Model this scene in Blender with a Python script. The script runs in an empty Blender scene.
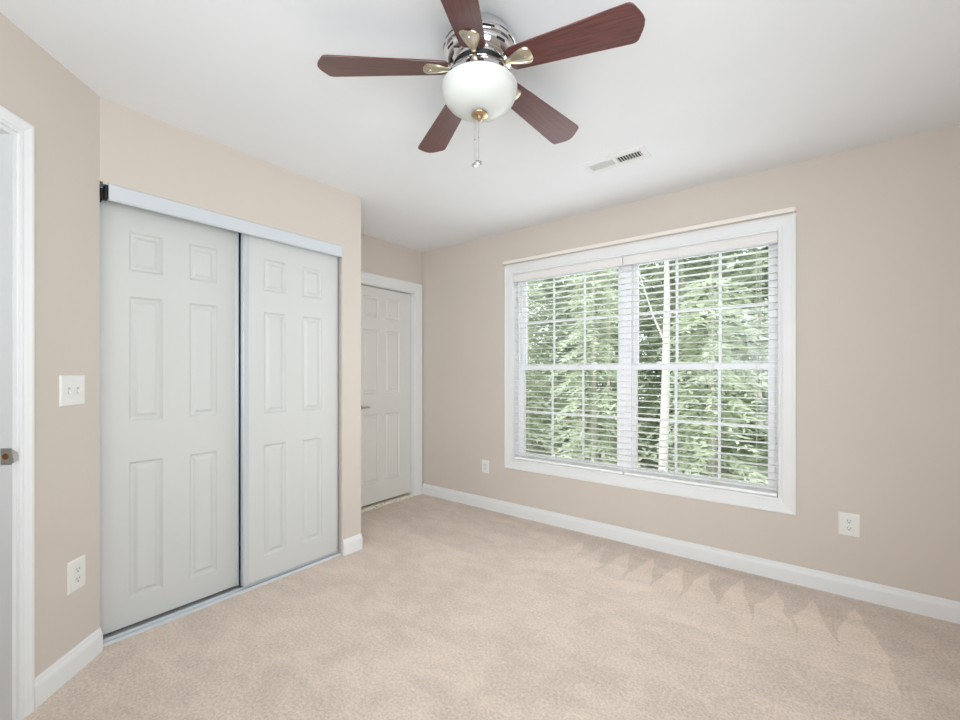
import bpy, bmesh, math, random
from mathutils import Vector, Matrix
S = bpy.context.scene
COL = S.collection
R = math.radians
random.seed(7)

# ---------------------------------------------------------------- camera, world, lights, exposure
PSI = R(37.57)
HC = 1.226
cam_d = bpy.data.cameras.new('camera')
cam = bpy.data.objects.new('camera', cam_d)
COL.objects.link(cam)
cam.location = (0, 0, HC)
cam.rotation_euler = (R(90), 0, PSI)
cam_d.sensor_width = 36.0
cam_d.lens = 429.5 / 960 * 36
cam_d.shift_y = 12.3 / 960
cam_d.clip_start = 0.02
S.camera = cam

W = bpy.data.worlds.new('overcast_sky')
S.world = W
W.use_nodes = True
wn = W.node_tree.nodes
wl = W.node_tree.links
wn.clear()
w_out = wn.new('ShaderNodeOutputWorld')
w_bg = wn.new('ShaderNodeBackground')
w_tc = wn.new('ShaderNodeTexCoord')
w_no = wn.new('ShaderNodeTexNoise')
w_no.inputs['Scale'].default_value = 3.0
w_cr = wn.new('ShaderNodeValToRGB')
w_cr.color_ramp.elements[0].color = (0.80, 0.88, 1.0, 1)
w_cr.color_ramp.elements[1].color = (1.0, 1.0, 1.0, 1)
wl.new(w_tc.outputs['Generated'], w_no.inputs['Vector'])
wl.new(w_no.outputs['Fac'], w_cr.inputs['Fac'])
wl.new(w_cr.outputs['Color'], w_bg.inputs['Color'])
w_bg.inputs['Strength'].default_value = 3.3
wl.new(w_bg.outputs['Background'], w_out.inputs['Surface'])

sun_d = bpy.data.lights.new('sun', 'SUN')
sun_d.energy = 2.0
sun_d.angle = R(6)
sun_d.color = (1.0, 0.97, 0.9)
sun = bpy.data.objects.new('sun', sun_d)
COL.objects.link(sun)
sun.rotation_euler = (R(48), 0, R(-25))


def area(name, loc, target, sx, sy, power, color=(1, 1, 1), spread=180):
    d = bpy.data.lights.new(name, 'AREA')
    d.shape = 'RECTANGLE'
    d.size = sx
    d.size_y = sy
    d.energy = power
    d.spread = R(spread)
    d.color = color
    o = bpy.data.objects.new(name, d)
    COL.objects.link(o)
    o.location = loc
    v = Vector(target) - Vector(loc)
    o.rotation_euler = v.to_track_quat('-Z', 'Y').to_euler()
    return o


# fill lamps added behind and beside the camera, one aimed at the ceiling
area('rear_fill_light', (-0.35, -1.04, 1.25), (-1.6, 3.0, 1.1), 2.1, 1.9, 18, (0.885, 0.95, 0.985), 85)
area('side_fill_light', (1.30, 0.25, 1.30), (-3.1, 3.0, 1.4), 1.9, 1.8, 33, (0.885, 0.95, 0.985), 115)
area('ceiling_bounce_light', (-0.35, -0.3, 1.6), (-1.2, 1.6, 2.44), 2.0, 1.2, 21, (0.885, 0.95, 0.985))
area('front_window_light', (-1.08, 3.70, 2.0), (-1.08, 2.1, 0.95), 2.3, 1.8, 38, (0.885, 0.95, 0.985))
# fill lamp added inside the blinds, like daylight scattered by the slats
area('blind_fill_light', (-1.08, 3.02, 1.27), (-1.08, 0.0, 1.25), 1.8, 1.5, 12, (0.885, 0.95, 0.985))

vs = S.view_settings
S.display_settings.display_device = 'sRGB'
vs.view_transform = 'Standard'
vs.look = 'None'
vs.gamma = 1.0
vs.use_curve_mapping = False
vs.exposure = 0.0
S.cycles.max_bounces = 10
S.cycles.diffuse_bounces = 6
S.cycles.transparent_max_bounces = 16
S.cycles.sample_clamp_indirect = 6.0
S.cycles.caustics_reflective = False
S.cycles.caustics_refractive = False
S.cycles.use_denoising = True


# ---------------------------------------------------------------- helpers
def lin(c):
    return tuple(((v / 255) / 12.92 if v / 255 <= 0.04045 else ((v / 255 + 0.055) / 1.055) ** 2.4) for v in c) + (1.0,)


def mat(name, rgb, rough=0.5, metal=0.0, noise=0.0, nscale=20.0, bump=0.0, bscale=200.0, stretch=None, spec=0.5, sheen=0.0):
    m = bpy.data.materials.new(name)
    m.use_nodes = True
    nt = m.node_tree
    b = nt.nodes['Principled BSDF']
    b.inputs['Roughness'].default_value = rough
    b.inputs['Metallic'].default_value = metal
    b.inputs['Specular IOR Level'].default_value = spec
    if sheen:
        b.inputs['Sheen Weight'].default_value = sheen
    tc = nt.nodes.new('ShaderNodeTexCoord')
    mp = nt.nodes.new('ShaderNodeMapping')
    if stretch:
        mp.inputs['Scale'].default_value = stretch
    nt.links.new(tc.outputs['Object'], mp.inputs['Vector'])
    n = nt.nodes.new('ShaderNodeTexNoise')
    n.inputs['Scale'].default_value = nscale
    n.inputs['Detail'].default_value = 4
    nt.links.new(mp.outputs['Vector'], n.inputs['Vector'])
    cr = nt.nodes.new('ShaderNodeValToRGB')
    c = lin(rgb)
    cr.color_ramp.elements[0].position = 0.3
    cr.color_ramp.elements[1].position = 0.7
    cr.color_ramp.elements[0].color = tuple(v * (1 - noise) for v in c[:3]) + (1,)
    cr.color_ramp.elements[1].color = tuple(min(1, v * (1 + noise)) for v in c[:3]) + (1,)
    nt.links.new(n.outputs['Fac'], cr.inputs['Fac'])
    nt.links.new(cr.outputs['Color'], b.inputs['Base Color'])
    if bump:
        n2 = nt.nodes.new('ShaderNodeTexNoise')
        n2.inputs['Scale'].default_value = bscale
        n2.inputs['Detail'].default_value = 3
        nt.links.new(mp.outputs['Vector'], n2.inputs['Vector'])
        bp = nt.nodes.new('ShaderNodeBump')
        bp.inputs['Strength'].default_value = bump
        bp.inputs['Distance'].default_value = 0.002
        nt.links.new(n2.outputs['Fac'], bp.inputs['Height'])
        nt.links.new(bp.outputs['Normal'], b.inputs['Normal'])
    return m


M = {}
M['wall'] = mat('beige_wall_paint', (209, 199, 190), 0.75, noise=0.012, nscale=3, bump=0.12, bscale=350, spec=0.25)
M['ceiling'] = mat('white_ceiling_paint', (236, 238, 241), 0.9, noise=0.01, nscale=4, bump=0.15, bscale=300, spec=0.2)
M['trim'] = mat('white_trim_paint', (230, 231, 232), 0.35, noise=0.006, nscale=8, spec=0.45)
M['door'] = mat('white_door_paint', (207, 208, 206), 0.42, noise=0.008, nscale=5, bump=0.1, bscale=120, stretch=(1, 1, 0.1))
M['door_far'] = mat('white_door_paint_brightened', (222, 222, 218), 0.42, noise=0.008, nscale=5)  # same door paint, brightened to offset weak light in the far alcove
M['switch'] = mat('light_grey_switch_slot', (186, 186, 182), 0.4, noise=0.01)
M['vinyl'] = mat('white_window_vinyl', (246, 246, 251), 0.35, noise=0.006)
M['blind'] = mat('white_blind_slat', (252, 252, 249), 0.42, noise=0.01, nscale=12, stretch=(0.2, 1, 1))
M['valance'] = mat('white_valance', (232, 229, 228), 0.45, noise=0.01, nscale=12)
M['cord'] = mat('white_blind_cord', (232, 230, 218), 0.8, noise=0.02)
M['track'] = mat('white_coated_track_metal', (212, 217, 222), 0.3, metal=0.15, noise=0.01)
M['stile'] = mat('coated_steel_edge', (206, 212, 218), 0.3, metal=0.25, noise=0.01)
M['dark'] = mat('bracket_and_shade_black', (22, 22, 24), 0.6, noise=0.1)
M['plate'] = mat('white_plastic_plate', (230, 230, 226), 0.3, noise=0.005)
M['slot'] = mat('outlet_slot_dark', (60, 58, 56), 0.6, noise=0.1)
M['ivory'] = mat('receptacle_plastic', (225, 226, 221), 0.35, noise=0.01)
M['chrome'] = mat('polished_nickel', (226, 226, 228), 0.09, metal=1.0, noise=0.01)
M['gap'] = mat('black_gap_and_reflection', (14, 13, 13), 0.5, noise=0.1)
M['brass'] = mat('satin_champagne_metal', (208, 199, 178), 0.34, metal=1.0, noise=0.05, nscale=40)
M['finial'] = mat('finial_brass', (206, 178, 146), 0.22, metal=1.0, noise=0.05, nscale=60)
M['steel'] = mat('aged_steel', (168, 165, 160), 0.5, metal=0.5, noise=0.15, nscale=120)
M['bronze'] = mat('latch_hole_brass', (150, 96, 52), 0.45, metal=0.6, noise=0.25, nscale=150)
M['vent'] = mat('white_vent_metal', (230, 230, 230), 0.4, noise=0.005)
M['duct'] = mat('duct_dark', (62, 62, 64), 0.8, noise=0.1)
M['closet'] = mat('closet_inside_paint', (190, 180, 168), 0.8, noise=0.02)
M['rod'] = mat('white_enamel_rod', (236, 229, 222), 0.35, noise=0.01)
M['bark'] = mat('grey_bark', (150, 148, 134), 0.9, noise=0.25, nscale=14, bump=0.5, bscale=30, stretch=(1, 1, 0.25))
M['birch'] = mat('pale_bark', (176, 172, 166), 0.8, noise=0.12, nscale=9, bump=0.3, bscale=30, stretch=(1, 1, 3))
M['lawn'] = mat('ground_grass', (120, 138, 96), 0.95, noise=0.2, nscale=3)
M['siding'] = mat('outer_wall_siding', (205, 203, 198), 0.7, noise=0.02)


def leaf_mat(name, a, b_):
    m = bpy.data.materials.new(name)
    m.use_nodes = True
    nt = m.node_tree
    b = nt.nodes['Principled BSDF']
    b.inputs['Roughness'].default_value = 0.55
    tc = nt.nodes.new('ShaderNodeTexCoord')
    n = nt.nodes.new('ShaderNodeTexNoise')
    n.inputs['Scale'].default_value = 2.2
    n.inputs['Detail'].default_value = 6
    nt.links.new(tc.outputs['Object'], n.inputs['Vector'])
    cr = nt.nodes.new('ShaderNodeValToRGB')
    cr.color_ramp.elements[0].position = 0.36
    cr.color_ramp.elements[1].position = 0.64
    cr.color_ramp.elements[0].color = lin(a)
    cr.color_ramp.elements[1].color = lin(b_)
    nt.links.new(n.outputs['Fac'], cr.inputs['Fac'])
    nt.links.new(cr.outputs['Color'], b.inputs['Base Color'])
    tr = nt.nodes.new('ShaderNodeBsdfTranslucent')
    nt.links.new(cr.outputs['Color'], tr.inputs['Color'])
    mx = nt.nodes.new('ShaderNodeMixShader')
    mx.inputs[0].default_value = 0.5
    nt.links.new(b.outputs[0], mx.inputs[1])
    nt.links.new(tr.outputs[0], mx.inputs[2])
    nt.links.new(mx.outputs[0], nt.nodes['Material Output'].inputs['Surface'])
    return m


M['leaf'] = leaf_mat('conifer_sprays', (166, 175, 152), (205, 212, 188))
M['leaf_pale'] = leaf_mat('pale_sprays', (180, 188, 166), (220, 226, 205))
M['leaf_dark'] = leaf_mat('dark_sprays', (156, 164, 143), (192, 200, 177))  # darker foliage tone for some of the conifers


def wood_mat():
    m = bpy.data.materials.new('cherry_blade_wood')
    m.use_nodes = True
    nt = m.node_tree
    b = nt.nodes['Principled BSDF']
    b.inputs['Roughness'].default_value = 0.36
    b.inputs['Coat Weight'].default_value = 0.7
    b.inputs['Coat Roughness'].default_value = 0.22
    tc = nt.nodes.new('ShaderNodeTexCoord')
    mp = nt.nodes.new('ShaderNodeMapping')
    mp.inputs['Scale'].default_value = (5, 90, 20)
    nt.links.new(tc.outputs['Object'], mp.inputs['Vector'])
    n = nt.nodes.new('ShaderNodeTexNoise')
    n.inputs['Scale'].default_value = 1.6
    n.inputs['Detail'].default_value = 6
    n.inputs['Distortion'].default_value = 0.6
    nt.links.new(mp.outputs['Vector'], n.inputs['Vector'])
    cr = nt.nodes.new('ShaderNodeValToRGB')
    cr.color_ramp.elements[0].position = 0.25
    cr.color_ramp.elements[1].position = 0.8
    cr.color_ramp.elements[0].color = lin((60, 27, 26))
    cr.color_ramp.elements[1].color = lin((112, 56, 52))
    nt.links.new(n.outputs['Fac'], cr.inputs['Fac'])
    nt.links.new(cr.outputs['Color'], b.inputs['Base Color'])
    return m


M['wood'] = wood_mat()


def bowl_mat():
    m = bpy.data.materials.new('frosted_opal_glass')
    m.use_nodes = True
    nt = m.node_tree
    b = nt.nodes['Principled BSDF']
    b.inputs['Roughness'].default_value = 0.28
    b.inputs['Subsurface Weight'].default_value = 0.25
    b.inputs['Subsurface Radius'].default_value = (0.03, 0.03, 0.03)
    tc = nt.nodes.new('ShaderNodeTexCoord')
    n = nt.nodes.new('ShaderNodeTexNoise')
    n.inputs['Scale'].default_value = 9
    nt.links.new(tc.outputs['Object'], n.inputs['Vector'])
    cr = nt.nodes.new('ShaderNodeValToRGB')
    cr.color_ramp.elements[0].color = lin((208, 211, 208))
    cr.color_ramp.elements[1].color = lin((216, 219, 215))
    nt.links.new(n.outputs['Fac'], cr.inputs['Fac'])
    nt.links.new(cr.outputs['Color'], b.inputs['Base Color'])
    b.inputs['Emission Color'].default_value = (1, 1, 0.97, 1)
    b.inputs['Emission Strength'].default_value = 0.0
    return m


M['bowl'] = bowl_mat()


def glass_mat():
    m = bpy.data.materials.new('window_glass')
    m.use_nodes = True
    nt = m.node_tree
    nt.nodes.remove(nt.nodes['Principled BSDF'])
    t = nt.nodes.new('ShaderNodeBsdfTransparent')
    t.inputs['Color'].default_value = (0.96, 0.98, 0.97, 1)
    g = nt.nodes.new('ShaderNodeBsdfGlossy')
    g.inputs['Roughness'].default_value = 0.02
    lw = nt.nodes.new('ShaderNodeFresnel')
    lw.inputs['IOR'].default_value = 1.45
    mx = nt.nodes.new('ShaderNodeMixShader')
    nt.links.new(lw.outputs[0], mx.inputs[0])
    nt.links.new(t.outputs[0], mx.inputs[1])
    nt.links.new(g.outputs[0], mx.inputs[2])
    nt.links.new(mx.outputs[0], nt.nodes['Material Output'].inputs['Surface'])
    return m


M['glass'] = glass_mat()


def carpet_mat():
    m = bpy.data.materials.new('beige_cut_pile_carpet')
    m.use_nodes = True
    nt = m.node_tree
    L = nt.links
    N = nt.nodes
    b = N['Principled BSDF']
    b.inputs['Roughness'].default_value = 0.95
    b.inputs['Specular IOR Level'].default_value = 0.1
    b.inputs['Sheen Weight'].default_value = 0.25
    b.inputs['Sheen Roughness'].default_value = 0.5
    tc = N.new('ShaderNodeTexCoord')
    sep = N.new('ShaderNodeSeparateXYZ')
    L.new(tc.outputs['Object'], sep.inputs[0])

    def math_(op, a, b2=None, c=None, clamp=False):
        n = N.new('ShaderNodeMath')
        n.operation = op
        n.use_clamp = clamp
        for i, v in enumerate((a, b2, c)):
            if v is None:
                continue
            if isinstance(v, (int, float)):
                n.inputs[i].default_value = v
            else:
                L.new(v, n.inputs[i])
        return n.outputs[0]

    def noise(scale, detail=3, dist=0.0, sc=(1, 1, 1), rot=0.0):
        mp = N.new('ShaderNodeMapping')
        mp.inputs['Scale'].default_value = sc
        mp.inputs['Rotation'].default_value = (0, 0, rot)
        L.new(tc.outputs['Object'], mp.inputs['Vector'])
        n = N.new('ShaderNodeTexNoise')
        n.inputs['Scale'].default_value = scale
        n.inputs['Detail'].default_value = detail
        n.inputs['Distortion'].default_value = dist
        L.new(mp.outputs['Vector'], n.inputs['Vector'])
        return n.outputs['Fac']

    def step(v, lo, hi):
        n = N.new('ShaderNodeMapRange')
        n.interpolation_type = 'SMOOTHSTEP'
        n.inputs['From Min'].default_value = lo
        n.inputs['From Max'].default_value = hi
        L.new(v, n.inputs['Value'])
        return n.outputs[0]

    wob = math_('MULTIPLY_ADD', noise(3.5, 3), 0.10, -0.05)
    x = math_('ADD', sep.outputs['X'], wob)
    y = math_('ADD', sep.outputs['Y'], math_('MULTIPLY_ADD', noise(9, 3), 0.05, -0.025))
    # vacuum strokes: lighter nap combed toward the wall in pointed strokes
    saw = math_('FRACT', math_('DIVIDE', math_('ADD', x, 3.03), 0.165))
    tri = math_('ABSOLUTE', math_('SUBTRACT', saw, 0.42))              # 0 at stroke axis, ~0.5 between
    top = math_('SUBTRACT', math_('MULTIPLY_ADD', noise(4.0, 1), 0.16, 2.87), math_('MULTIPLY', tri, 0.75))
    m_top = math_('SUBTRACT', 1.0, step(math_('SUBTRACT', y, top), -0.012, 0.012))
    m_bot = step(math_('SUBTRACT', y, math_('MULTIPLY_ADD', noise(1.5, 2), 0.08, 2.225)), -0.006, 0.012)
    m_right = math_('SUBTRACT', 1.0, step(math_('ADD', x, math_('MULTIPLY', y, 0.03)), 0.335, 0.35))
    m_left = step(x, -1.9, -0.5)
    stroke = math_('MULTIPLY', math_('MULTIPLY', m_top, m_bot), math_('MULTIPLY', m_right, m_left))
    # broad nap patches
    patch = step(noise(1.7, 4, 1.2, (1, 1.7, 1), 0.6), 0.40, 0.62)
    patch2 = step(noise(5.5, 3, 0.8, (1, 1.5, 1), -0.5), 0.42, 0.60)
    fine = noise(85, 3)
    tuft = noise(210, 2)
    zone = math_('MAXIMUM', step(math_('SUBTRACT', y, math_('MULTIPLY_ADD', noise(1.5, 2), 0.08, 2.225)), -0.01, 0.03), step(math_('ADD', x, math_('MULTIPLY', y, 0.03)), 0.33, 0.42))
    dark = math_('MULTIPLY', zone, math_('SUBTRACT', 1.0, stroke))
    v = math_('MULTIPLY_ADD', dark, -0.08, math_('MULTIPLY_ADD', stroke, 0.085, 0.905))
    v = math_('MULTIPLY_ADD', patch, 0.07, v)
    v = math_('MULTIPLY_ADD', patch2, 0.07, v)
    v = math_('ADD', v, math_('MULTIPLY_ADD', fine, 0.70, -0.35))
    v = math_('ADD', v, math_('MULTIPLY_ADD', tuft, 0.6, -0.30))
    mix = N.new('ShaderNodeMix')
    mix.data_type = 'RGBA'
    mix.blend_type = 'MULTIPLY'
    mix.inputs['Factor'].default_value = 1.0
    mix.inputs['A'].default_value = lin((221, 204, 190))
    cmb = N.new('ShaderNodeCombineColor')
    for i in range(3):
        L.new(v, cmb.inputs[i])
    L.new(cmb.outputs[0], mix.inputs['B'])
    L.new(mix.outputs['Result'], b.inputs['Base Color'])
    bp = N.new('ShaderNodeBump')
    bp.inputs['Strength'].default_value = 0.6
    bp.inputs['Distance'].default_value = 0.006
    L.new(math_('ADD', math_('ADD', fine, math_('MULTIPLY', tuft, 0.6)), math_('MULTIPLY', stroke, 0.15)), bp.inputs['Height'])
    L.new(bp.outputs['Normal'], b.inputs['Normal'])
    return m


M['carpet'] = carpet_mat()


def thresh_mat():
    m = bpy.data.materials.new('frayed_carpet_backing')
    m.use_nodes = True
    nt = m.node_tree
    b = nt.nodes['Principled BSDF']
    b.inputs['Roughness'].default_value = 0.9
    tc = nt.nodes.new('ShaderNodeTexCoord')
    n = nt.nodes.new('ShaderNodeTexNoise')
    n.inputs['Scale'].default_value = 60
    n.inputs['Detail'].default_value = 3
    nt.links.new(tc.outputs['Object'], n.inputs['Vector'])
    cr = nt.nodes.new('ShaderNodeValToRGB')
    cr.color_ramp.elements[0].position = 0.30
    cr.color_ramp.elements[1].position = 0.42
    cr.color_ramp.elements[0].color = lin((96, 86, 72))
    cr.color_ramp.elements[1].color = lin((232, 224, 208))
    nt.links.new(n.outputs['Fac'], cr.inputs['Fac'])
    nt.links.new(cr.outputs['Color'], b.inputs['Base Color'])
    return m


M['thresh'] = thresh_mat()


class MB:
    """collects shapes in one bmesh; build() links them as one mesh object"""

    def __init__(self):
        self.bm = bmesh.new()

    def quad(self, *pts):
        vs_ = [self.bm.verts.new(p) for p in pts]
        return self.bm.faces.new(vs_)

    def box(self, x0, x1, y0, y1, z0, z1, bev=0.0, T=None):
        x0, x1 = min(x0, x1), max(x0, x1)
        y0, y1 = min(y0, y1), max(y0, y1)
        v = [self.bm.verts.new((x, y, z)) for z in (z0, z1) for y in (y0, y1) for x in (x0, x1)]
        fs = [(0, 2, 3, 1), (4, 5, 7, 6), (0, 1, 5, 4), (2, 6, 7, 3), (0, 4, 6, 2), (1, 3, 7, 5)]
        faces = [self.bm.faces.new([v[i] for i in f]) for f in fs]
        if bev:
            es = list({e for f in faces for e in f.edges})
            r = bmesh.ops.bevel(self.bm, geom=es, offset=bev, segments=2, affect='EDGES', profile=0.5)
            v = list({q for f in r['faces'] for q in f.verts} | {q for q in v if q.is_valid})
        if T is not None:
            bmesh.ops.transform(self.bm, matrix=T, verts=[q for q in v if q.is_valid])
        return self

    def prism(self, pts, axis_a, axis_b):
        """closed outline pts (3D) extruded by vector axis_b - axis_a"""
        d = Vector(axis_b) - Vector(axis_a)
        a = [self.bm.verts.new(p) for p in pts]
        b = [self.bm.verts.new(Vector(p) + d) for p in pts]
        n = len(pts)
        self.bm.faces.new(a)
        self.bm.faces.new(b[::-1])
        for i in range(n):
            j = (i + 1) % n
            self.bm.faces.new((a[i], b[i], b[j], a[j]))
        return self

    def tube(self, pts, r, n=10, cap=True):
        pts = [Vector(p) for p in pts]
        rings = []
        for i, p in enumerate(pts):
            t = (pts[min(i + 1, len(pts) - 1)] - pts[max(i - 1, 0)]).normalized()
            up = Vector((0, 0, 1)) if abs(t.z) < 0.9 else Vector((1, 0, 0))
            a = t.cross(up).normalized()
            b = t.cross(a)
            rr = r[i] if isinstance(r, (list, tuple)) else r
            rings.append([self.bm.verts.new(p + a * rr * math.cos(2 * math.pi * k / n) + b * rr * math.sin(2 * math.pi * k / n)) for k in range(n)])
        for i in range(len(rings) - 1):
            for k in range(n):
                self.bm.faces.new((rings[i][k], rings[i][(k + 1) % n], rings[i + 1][(k + 1) % n], rings[i + 1][k]))
        if cap:
            self.bm.faces.new(rings[0][::-1])
            self.bm.faces.new(rings[-1])
        return self

    def lathe(self, prof, n=64, c=(0, 0), T=None):
        rings = []
        allv = []
        for r, z in prof:
            if r < 1e-5:
                v = [self.bm.verts.new((c[0], c[1], z))]
            else:
                v = [self.bm.verts.new((c[0] + r * math.cos(2 * math.pi * k / n), c[1] + r * math.sin(2 * math.pi * k / n), z)) for k in range(n)]
            rings.append(v)
            allv += v
        for i in range(len(rings) - 1):
            a, b = rings[i], rings[i + 1]
            for k in range(n):
                k2 = (k + 1) % n
                if len(a) == 1 and len(b) == 1:
                    continue
                if len(a) == 1:
                    self.bm.faces.new((a[0], b[k], b[k2]))
                elif len(b) == 1:
                    self.bm.faces.new((a[k], b[0], a[k2]))
                else:
                    self.bm.faces.new((a[k], b[k], b[k2], a[k2]))
        if T is not None:
            bmesh.ops.transform(self.bm, matrix=T, verts=allv)
        return self

    def build(self, name, m, parent=None, smooth=False, recalc=True, shift=None, T=None):
        if T is not None:
            bmesh.ops.transform(self.bm, matrix=T, verts=self.bm.verts)
        if shift is not None:
            bmesh.ops.translate(self.bm, vec=shift, verts=self.bm.verts)
        if recalc:
            bmesh.ops.recalc_face_normals(self.bm, faces=self.bm.faces)
        me = bpy.data.meshes.new(name)
        self.bm.to_mesh(me)
        self.bm.free()
        me.materials.append(m)
        if smooth:
            me.polygons.foreach_set('use_smooth', [True] * len(me.polygons))
            try:
                me.set_sharp_from_angle(angle=R(35))
            except Exception:
                pass
        o = bpy.data.objects.new(name, me)
        COL.objects.link(o)
        if parent is not None:
            o.parent = parent
        return o


def tag(o, label=None, cat=None, group=None, kind=None):
    if label:
        o['label'] = label
    if cat:
        o['category'] = cat
    if group:
        o['group'] = group
    if kind:
        o['kind'] = kind
    return o


def empty(name, loc=(0, 0, 0), rz=0.0):
    o = bpy.data.objects.new(name, None)
    o.empty_display_size = 0.1
    COL.objects.link(o)
    o.location = loc
    o.rotation_euler = (0, 0, rz)
    return o


def copy_tree(o, parent=None):
    kids = [c for c in COL.objects if c.parent == o]
    c = o.copy()
    COL.objects.link(c)
    c.parent = parent
    for k in kids:
        copy_tree(k, c)
    return c


# ---------------------------------------------------------------- room dimensions (metres)
H = 2.44
XC, YC0, YC1, YCE = -2.482, 0.478, 1.716, 1.867      # closet wall plane, its opening, its end
XB = -3.12                                           # far wall with the hinged door
YW = 3.094                                           # window wall plane
XR, YR = 1.35, -1.15                                 # unseen right and rear walls
S2 = math.sqrt(0.5)
D45 = Vector((S2, -S2, 0))                           # along the angled wall, away from the closet corner
N45 = Vector((S2, S2, 0))                            # angled wall's normal, into the room
P0 = Vector((XC, YC0, 0))
S_END = 1.36
T45 = Matrix(((S2, S2, 0, XC), (-S2, S2, 0, YC0), (0, 0, 1, 0), (0, 0, 0, 1)))   # local (s, n, z) -> world
PE = P0 + D45 * S_END

# window opening
WX0, WX1, WZ0, WZ1 = -2.022, -0.146, 0.478, 2.068
# door opening in the angled wall (local s), height
DS0, DS1, DZ = 0.388, 1.15, 2.068
# hinged door opening in the far wall (y)
BY0, BY1, BZ = 2.275, 3.000, 2.026

# ---------------------------------------------------------------- structure
b = MB().box(-4.0, 1.6, -2.2, YW + 0.14, -0.25, 0)
tag(b.build('floor', M['carpet']), 'beige cut-pile carpet floor with vacuum strokes along the window wall', 'floor', kind='structure')
b = MB().box(-4.0, 1.6, -2.2, YW + 0.14, H, H + 0.2)
tag(b.build('ceiling', M['ceiling']), 'smooth white flat ceiling above the whole room', 'ceiling', kind='structure')

b = MB()
b.box(-3.3, WX0, YW, YW + 0.14, 0, H).box(WX1, 1.5, YW, YW + 0.14, 0, H)
b.box(WX0, WX1, YW, YW + 0.14, 0, WZ0).box(WX0, WX1, YW, YW + 0.14, WZ1, H)
tag(b.build('wall_right', M['wall']), 'long beige wall holding the double window', 'wall', kind='structure')

b = MB()
b.box(XC - 0.115, XC, YC0, YC1, 2.070, H)
b.box(XC - 0.115, XC, YC1, YCE, 0, H)
b.box(XB, XC - 0.115, YCE - 0.115, YCE, 0, H)
tag(b.build('wall_left', M['wall']), 'beige wall around the sliding closet doors', 'wall', kind='structure')

b = MB()
b.box(XB - 0.115, XB, YCE - 0.115, BY0, 0, H).box(XB - 0.115, XB, BY1, YW, 0, H)
b.box(XB - 0.115, XB, BY0, BY1, BZ, H)
tag(b.build('wall_back', M['wall']), 'short beige alcove wall around the far hinged door', 'wall', kind='structure')

b = MB()
b.box(XB - 0.3, XB - 0.2, BY0 - 0.3, BY1 + 0.2, 0, H).box(XB - 0.2, XB - 0.115, BY0 - 0.3, BY0 - 0.1, 0, H)
b.box(XB - 0.2, XB - 0.115, BY1 + 0.1, BY1 + 0.2, 0, H)
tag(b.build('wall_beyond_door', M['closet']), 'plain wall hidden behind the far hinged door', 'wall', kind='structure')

b = MB()
b.box(XB - 0.1, XB, YC0 - 0.2, YCE - 0.115, 0, H)
b.box(XB, XC - 0.16, YC0 - 0.115, YC0, 0, H)
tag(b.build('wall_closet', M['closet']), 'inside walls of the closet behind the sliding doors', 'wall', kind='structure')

# angled wall with a doorway
b = MB()
b.prism([(XC, YC0, 0), (XC - 0.163, YC0, 0)] + [tuple(P0 + D45 * DS0 - N45 * 0.115), tuple(P0 + D45 * DS0)], (0, 0, 0), (0, 0, H))
b.box(DS0, DS1, -0.115, 0, DZ, H, T=T45)
b.box(DS1, S_END, -0.115, 0, 0, H, T=T45)
tag(b.build('wall_corner', M['wall']), 'narrow beige angled wall between the doorway and the closet', 'wall', kind='structure')

b = MB()
b.box(PE.x - 0.115, PE.x, YR, PE.y, 0, H).box(PE.x - 0.115, XR + 0.115, YR - 0.115, YR, 0, H).box(XR, XR + 0.115, YR, YW, 0, H)
tag(b.build('wall_rear', M['wall']), 'beige walls behind the photographer', 'wall', kind='structure')

# hall behind the angled wall
b = MB()
b.box(0.1, 0.2, -1.3, -0.16, 0, H, T=T45).box(1.5, 1.6, -1.3, -0.16, 0, H, T=T45).box(0.1, 1.6, -1.4, -1.3, 0, H, T=T45)
b.box(S_END, 1.6, -0.16, -0.115, 0, H, T=T45)
tag(b.build('wall_hall', M['wall']), 'beige hall walls beyond the open doorway', 'wall', kind='structure')


def molding(path, prof, name, m, closed=False, parent=None):
    """prof: (distance from wall, height) outline; path: list of (point on wall, outward normal) mitred by the caller"""
    bm = MB()
    rings = []
    for p, n in path:
        rings.append([bm.bm.verts.new(Vector(p) + Vector(n) * d + Vector((0, 0, z))) for d, z in prof])
    k = len(prof)
    for i in range(len(rings) - 1):
        for j in range(k):
            bm.bm.faces.new((rings[i][j], rings[i][(j + 1) % k], rings[i + 1][(j + 1) % k], rings[i + 1][j]))
    bm.bm.faces.new(rings[0])
    bm.bm.faces.new(rings[-1][::-1])
    return bm.build(name, m, parent, smooth=False)


BP = [(0, 0.0), (0.0145, 0.0), (0.0145, 0.070), (0.0125, 0.080), (0.0085, 0.088), (0.0075, 0.097), (0.004, 0.103), (0, 0.104)]
tag(molding([((XB + 0.0175, YW, 0), (0, -1, 0)), ((XR, YW, 0), (0, -1, 0))], BP, 'baseboard_right', M['trim']),
    'long white baseboard under the window', 'baseboard', kind='structure')
rc = 0.009
path = [((XC, YC1 + 0.004, 0), (1, 0, 0)), ((XC, YCE - rc, 0), (1, 0, 0))]
for k in range(1, 6):
    a = R(90) * k / 6
    path.append(((XC - rc + rc * math.cos(a), YCE - rc + rc * math.sin(a), 0), (math.cos(a), math.sin(a), 0)))
path += [((XC - rc, YCE, 0), (0, 1, 0)), ((XB, YCE, 0), (0, 1, 0))]
tag(molding(path, BP, 'baseboard_left', M['trim']), 'short white baseboard wrapping the corner beside the closet doors', 'baseboard', kind='structure')
q0, q1 = P0 + D45 * 0.002, P0 + D45 * 0.3345
tag(molding([(tuple(q0), tuple(N45)), (tuple(q1), tuple(N45))], BP, 'baseboard_corner', M['trim']),
    'white baseboard under the outlet on the angled wall', 'baseboard', kind='structure')


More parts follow.
